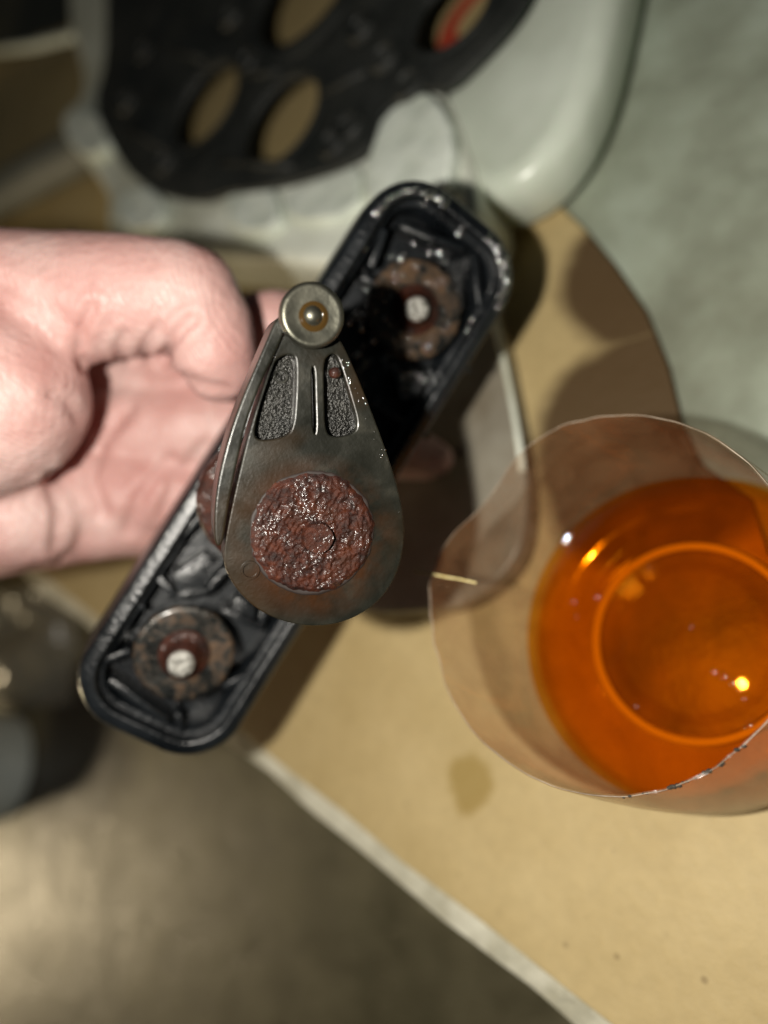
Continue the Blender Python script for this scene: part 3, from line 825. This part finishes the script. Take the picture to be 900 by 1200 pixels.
V_.clear(); F_.clear()
for bx_, by_, br_ in ((838, 788, 0.8), (850, 793, 1.0), (860, 801, 0.9), (869, 808, 0.8), (873, 819, 0.7), (880, 850, 1.2), (700, 700, 0.9), (690, 655, 0.8), (672, 705, 0.9), (676, 722, 0.7), (745, 828, 0.8), (810, 735, 0.7), (668, 640, 0.6)):
    p = at_height(bx_, by_, LIQ)
    drop(p.x - CUPX, p.y - CUPY, LIQ + 0.02, br_)
t = NT('bubble'); tr = t.n('ShaderNodeBsdfTransparent'); gl = t.n('ShaderNodeBsdfGlossy'); gl.inputs['Roughness'].default_value = 0.12
mx = t.n('ShaderNodeMixShader'); t.l(t.facing(0.05, 0.55, 3), mx.inputs[0]); t.l(tr.outputs[0], mx.inputs[1]); t.l(gl.outputs[0], mx.inputs[2]); M['bubble'] = t.done(mx)
ob = link('bubbles', V_, F_, M['bubble'], fluid); ob['kind'] = 'stuff'
V_.clear(); F_.clear()

# straw-coloured bristle lying across the rim
M['bristle'] = simple('bristle', (0.55, 0.42, 0.16), (0.80, 0.68, 0.34), 900, 0.3, 0.45)
pts = [at_height(x, y, 37.6 + d_) for x, y, d_ in ((486, 670, 0.3), (505, 672.5, 0.15), (522, 676, 0.1), (540, 679, 0), (558, 683, 0))]
bp = pts[2]
v, f = tube([p - bp for p in pts], [0.14, 0.16, 0.24, 0.2, 0.2], 8)
o = link('bristle', v, f, M['bristle'], None, True, bp)
tag(o, 'thin straw-coloured bristle lying across the rim of the cut bottle', 'bristle')

# ================================================================== THINGS BEHIND
M['white'] = simple('white_plastic', (0.50, 0.51, 0.40), (0.86, 0.90, 0.80), 22, 0.35, 0.55, bscale=200, bdist=0.0006)
t = NT('milky_plastic'); n1 = t.noise(20, 4)
M['milky'] = t.done(t.pbr(t.ramp(n1, [(0.35, (0.52, 0.57, 0.47)), (0.65, (0.74, 0.80, 0.70))]), 0.3, 0, t.bump(t.noise(40, 2), 0.002, 0.4), 0.5, sss=(0.4, (0.8, 1, 0.85), 0.006)))
M['bright'] = simple('bright_white_plastic', (0.62, 0.68, 0.60), (0.86, 0.92, 0.84), 60, 0.3, 0.5, bscale=120, bdist=0.0012)
M['grey'] = simple('grey_plastic', (0.10, 0.105, 0.09), (0.17, 0.175, 0.15), 30, 0.4, 0.6)
M['plate'] = simple('black_cast', (0.008, 0.010, 0.009), (0.028, 0.030, 0.027), 40, 0.45, 0.7, bscale=500, bdist=0.0006)

PZ = 28.0
outer_px = [(122, -70), (124, 20), (122, 80), (108, 122), (128, 168), (152, 205), (188, 228), (238, 236), (262, 224), (320, 218), (392, 196), (428, 178), (436, 158), (444, 132), (470, 114), (496, 100), (520, 106), (560, 68), (600, 24), (622, -12), (640, -70), (600, -150), (400, -200), (220, -150)]
def ell(px, py, dia, n=30):
    c_ = at_height(px, py, PZ)
    return [Vector((c_.x + dia / 2 * math.cos(2 * PI * k / n), c_.y + dia / 2 * math.sin(2 * PI * k / n))) for k in range(n)]
def dia_of(px0, px1): return (at_height(*px0, PZ) - at_height(*px1, PZ)).length
holes = [ell(240, 121, dia_of((208, 160), (268, 80)) * 1.1), ell(327, 140, dia_of((291, 183), (362, 95)) * 1.08), ell(357, -14, dia_of((318, 20), (396, -40)) * 1.45), ell(527, 12, dia_of((484, 50), (572, -20)))]
small = [ell(392, 168, 4.5, 14), ell(452, 68, 5, 14), ell(272, 20, 4.5, 14), ell(424, 34, 4.5, 14), ell(170, 60, 6, 14)]
oo = chaikin(level(outer_px, PZ), 2)
pcn = sum(oo, Vector((0, 0))) / len(oo)
me = plate_holes([p - pcn for p in oo], [[p - pcn for p in h_] for h_ in holes + small], -2.2, 0, 0.5)
plate = empty('cover_plate', (pcn.x, pcn.y, 0))
link_mesh('plate', me, M['plate'], plate, True, (0, 0, PZ), 35)
for h_, w_, hh_ in ((holes[0], 2.6, 0.5), (holes[1], 2.6, 0.5), (holes[2], 8.0, 1.0), (holes[3], 2.6, 0.5)):
    ce = sum(h_, Vector((0, 0))) / len(h_); r_ = (h_[0] - ce).length
    v, f = lathe([(r_ + 1.0, -0.5), (r_ + 1.0, hh_ - 0.3), (r_ + 1.4, hh_), (r_ + w_ - 0.4, hh_), (r_ + w_, hh_ - 0.3), (r_ + w_ + 0.1, -0.5)], 40, (ce.x - pcn.x, ce.y - pcn.y, PZ))
    link('hole_collar', v, f, M['plate'], plate, True, None, 40)
for bx_, by_ in ((392, 168), (452, 68), (272, 20), (424, 34), (170, 60), (292, 72), (195, 190), (410, 150), (150, 120), (480, 100)):
    c_ = at_height(bx_, by_, PZ); c_ = (c_.x - pcn.x, c_.y - pcn.y, PZ)
    v, f = lathe([(2.6, -0.3), (2.6, 1.4), (3.0, 1.9), (4.6, 1.9), (5.0, 1.4), (5.1, -0.3)], 24, c_)
    link('bolt_boss', v, f, M['plate'], plate, True, None, 40)
for a_, b_ in (((205, 60), (240, 70)), ((280, 90), (330, 84)), ((150, 150), (196, 176)), ((380, 110), (430, 84)), ((262, 190), (345, 196))):
    pa, pb = at_height(*a_, PZ), at_height(*b_, PZ)
    v, f = tube([(pa.x - pcn.x, pa.y - pcn.y, PZ + 0.1), ((pa.x + pb.x) / 2 - pcn.x, (pa.y + pb.y) / 2 - pcn.y, PZ + 0.4), (pb.x - pcn.x, pb.y - pcn.y, PZ + 0.1)], 1.2, 8)
    link('ridge', v, f, M['plate'], plate)
tag(plate, 'black cast cover plate pierced by large round holes, lying on white plastic', 'cover plate')

fr_px = [(86, -60), (130, -60), (150, 60), (140, 120), (180, 190), (240, 215), (330, 195), (420, 160), (480, 92), (498, 94), (522, 108), (545, 160), (562, 215), (566, 262), (500, 320), (330, 310), (140, 300), (128, 262), (134, 232), (100, 188), (76, 160), (80, 132), (104, 118), (98, 70), (84, 40)]
wf = empty('white_frame', tuple(at_height(300, 240, 0)))
fo = at_height(300, 240, 0)
v, f = slab([p - Vector((fo.x, fo.y)) for p in level(fr_px, 20)], 0.2, 22.5, 3.0, 2, 4)
link('frame', v, f, M['white'], wf, True, None, 45)
for tab, z1 in (([(70, 138), (100, 122), (122, 142), (128, 168), (100, 186), (78, 166)], 27), ([(140, 226), (168, 214), (190, 232), (186, 262), (150, 272), (134, 250)], 27), ([(262, 224), (278, 214), (312, 216), (322, 222), (328, 268), (268, 272)], 26),
                ([(436, 168), (446, 134), (494, 102), (516, 118), (532, 160), (520, 232), (440, 252), (420, 210)], 27), ([(330, 226), (400, 200), (424, 190), (420, 250), (340, 262)], 25)):
    v, f = slab([p - Vector((fo.x, fo.y)) for p in level(tab, z1)], 21, z1, 1.3, 1, 3)
    link('tab', v, f, M['bright'], wf, True, None, 45)
v, f = tube([p - fo for p in (at_height(112, 34, 20), at_height(80, 44, 19), at_height(40, 54, 18), at_height(-60, 66, 17))], [2.2, 2.5, 2.5, 2.2], 12)
link('arm', v, f, M['bright'], wf)
tag(wf, 'dirty white plastic frame with tabs, standing under the black cover plate', 'frame')

hb = at_height(-20, 236, 6)
pts = [at_height(112, 168, 11), at_height(70, 190, 11), at_height(20, 218, 11), at_height(-60, 262, 11), at_height(-200, 330, 11)]
hb = Vector((pts[2].x, pts[2].y, 0))
v, f = tube([p - hb for p in pts], [10, 10.3, 10.3, 10.3, 10.3], 24)
o = link('grey_hose', v, f, M['grey'], None, True, hb, 60)
tag(o, 'thick dull grey hose running away from the white plastic frame', 'hose')

jug_px = [(520, 150), (560, 85), (625, 5), (690, -120), (765, -150), (738, 0), (704, 140), (644, 228), (565, 258)]
jo = at_height(620, 80, 0)
p2 = [p - Vector((jo.x, jo.y)) for p in level(jug_px, 12)]
v, f = slab(p2, 0.2, 20, 5.5, 3, 8)
jug = link('milky_jug', v, f, M['milky'], None, True, jo, 60)
tag(jug, 'milky white plastic jug lying beside the black cover plate', 'jug')

# translucent grey lid under the bracket
t = NT('grey_lid'); n1 = t.noise(60, 4)
M['lid'] = t.done(t.pbr(t.ramp(n1, [(0.35, (0.17, 0.145, 0.105)), (0.65, (0.27, 0.25, 0.20))]), 0.35, 0, t.bump(n1, 0.001, 0.3), 0.5, sss=(0.2, (1, 1, 0.9), 0.003)))
lid_px = [(562, 300), (566, 310), (590, 420), (612, 540), (615, 600), (606, 650), (570, 690), (520, 715), (400, 720), (360, 640), (440, 400), (520, 300)]
lo_ = at_height(540, 520, 0)
lp_ = [p - Vector((lo_.x, lo_.y)) for p in level(lid_px, 9)]
v, f = slab(lp_, 0.2, 8, 1.0, 2, 4)
lid = empty('shallow_tray', tuple(lo_))
link('tray_base', v, f, M['lid'], lid, True, None, 45)
edge_ = [at_height(x, y, 8.2) for x, y in ((567, 318), (578, 365), (590, 420), (602, 482), (609, 526), (612, 552))]
v, f = tube(chaikin([Vector((p.x - lo_.x, p.y - lo_.y, 8.0)) for p in edge_], 2, False), 0.85, 10)
link('rim', v, f, M['white'], lid, True, None, 60)
tag(lid, 'shallow greyish plastic tray with a pale raised rim lying under the bracket', 'tray')

# clutter on the floor
M['tin'] = simple('tin', (0.36, 0.41, 0.40), (0.52, 0.57, 0.55), 40, 0.3, 0.45, metal=0.2)
tc = at_height(-52, 900, FLOOR + 24)
tin = empty('steel_can', (tc.x, tc.y, FLOOR))
v, f = lathe([(0, 0), (25, 0), (26, 1), (26, 23), (25, 24), (24.4, 23.5), (24.2, 22.4), (0, 22.2)], 56)
link('can_body', v, f, M['tin'], tin, True, None, 40)
v, f = torus(25.6, 1.3, 24, 64, 10); link('can_rim', v, f, M['tin'], tin)
tag(tin, 'closed grey steel can with a rolled rim standing on the concrete floor', 'can')

t = NT('smoky_bag'); tr = t.n('ShaderNodeBsdfTransparent'); tr.inputs[0].default_value = (0.8, 0.78, 0.7, 1)
p_ = t.pbr((0.30, 0.29, 0.24), 0.22); m0 = t.n('ShaderNodeMixShader'); m0.inputs[0].default_value = 0.45
t.l(tr.outputs[0], m0.inputs[1]); t.l(p_.outputs[0], m0.inputs[2]); M['bag'] = t.done(m0)
bp = at_height(20, 725, FLOOR)
v, f = [], []
NB = 46
for i in range(NB):
    for j in range(NB):
        x, y = (i / (NB - 1) - 0.5) * 2, (j / (NB - 1) - 0.5) * 2
        e = max(0, 1 - (abs(x) ** 3 + abs(y) ** 3))
        q = Vector((x, y, 0))
        z = 0.6 + e ** 0.5 * (20 + 12 * mn.noise(q * 2.2 + Vector((5, 0, 0))) + 9 * abs(mn.noise(q * 5)) + 3 * abs(mn.noise(q * 11)))
        v.append((x * 62, y * 48, max(0.5, z)))
for i in range(NB - 1):
    for j in range(NB - 1): f.append((i * NB + j, i * NB + j + 1, i * NB + NB + j + 1, i * NB + NB + j))
o = link('plastic_bag', v, f, M['bag'], None, True, bp, 22)
tag(o, 'crumpled smoky clear plastic bag on the floor below the hand', 'bag')
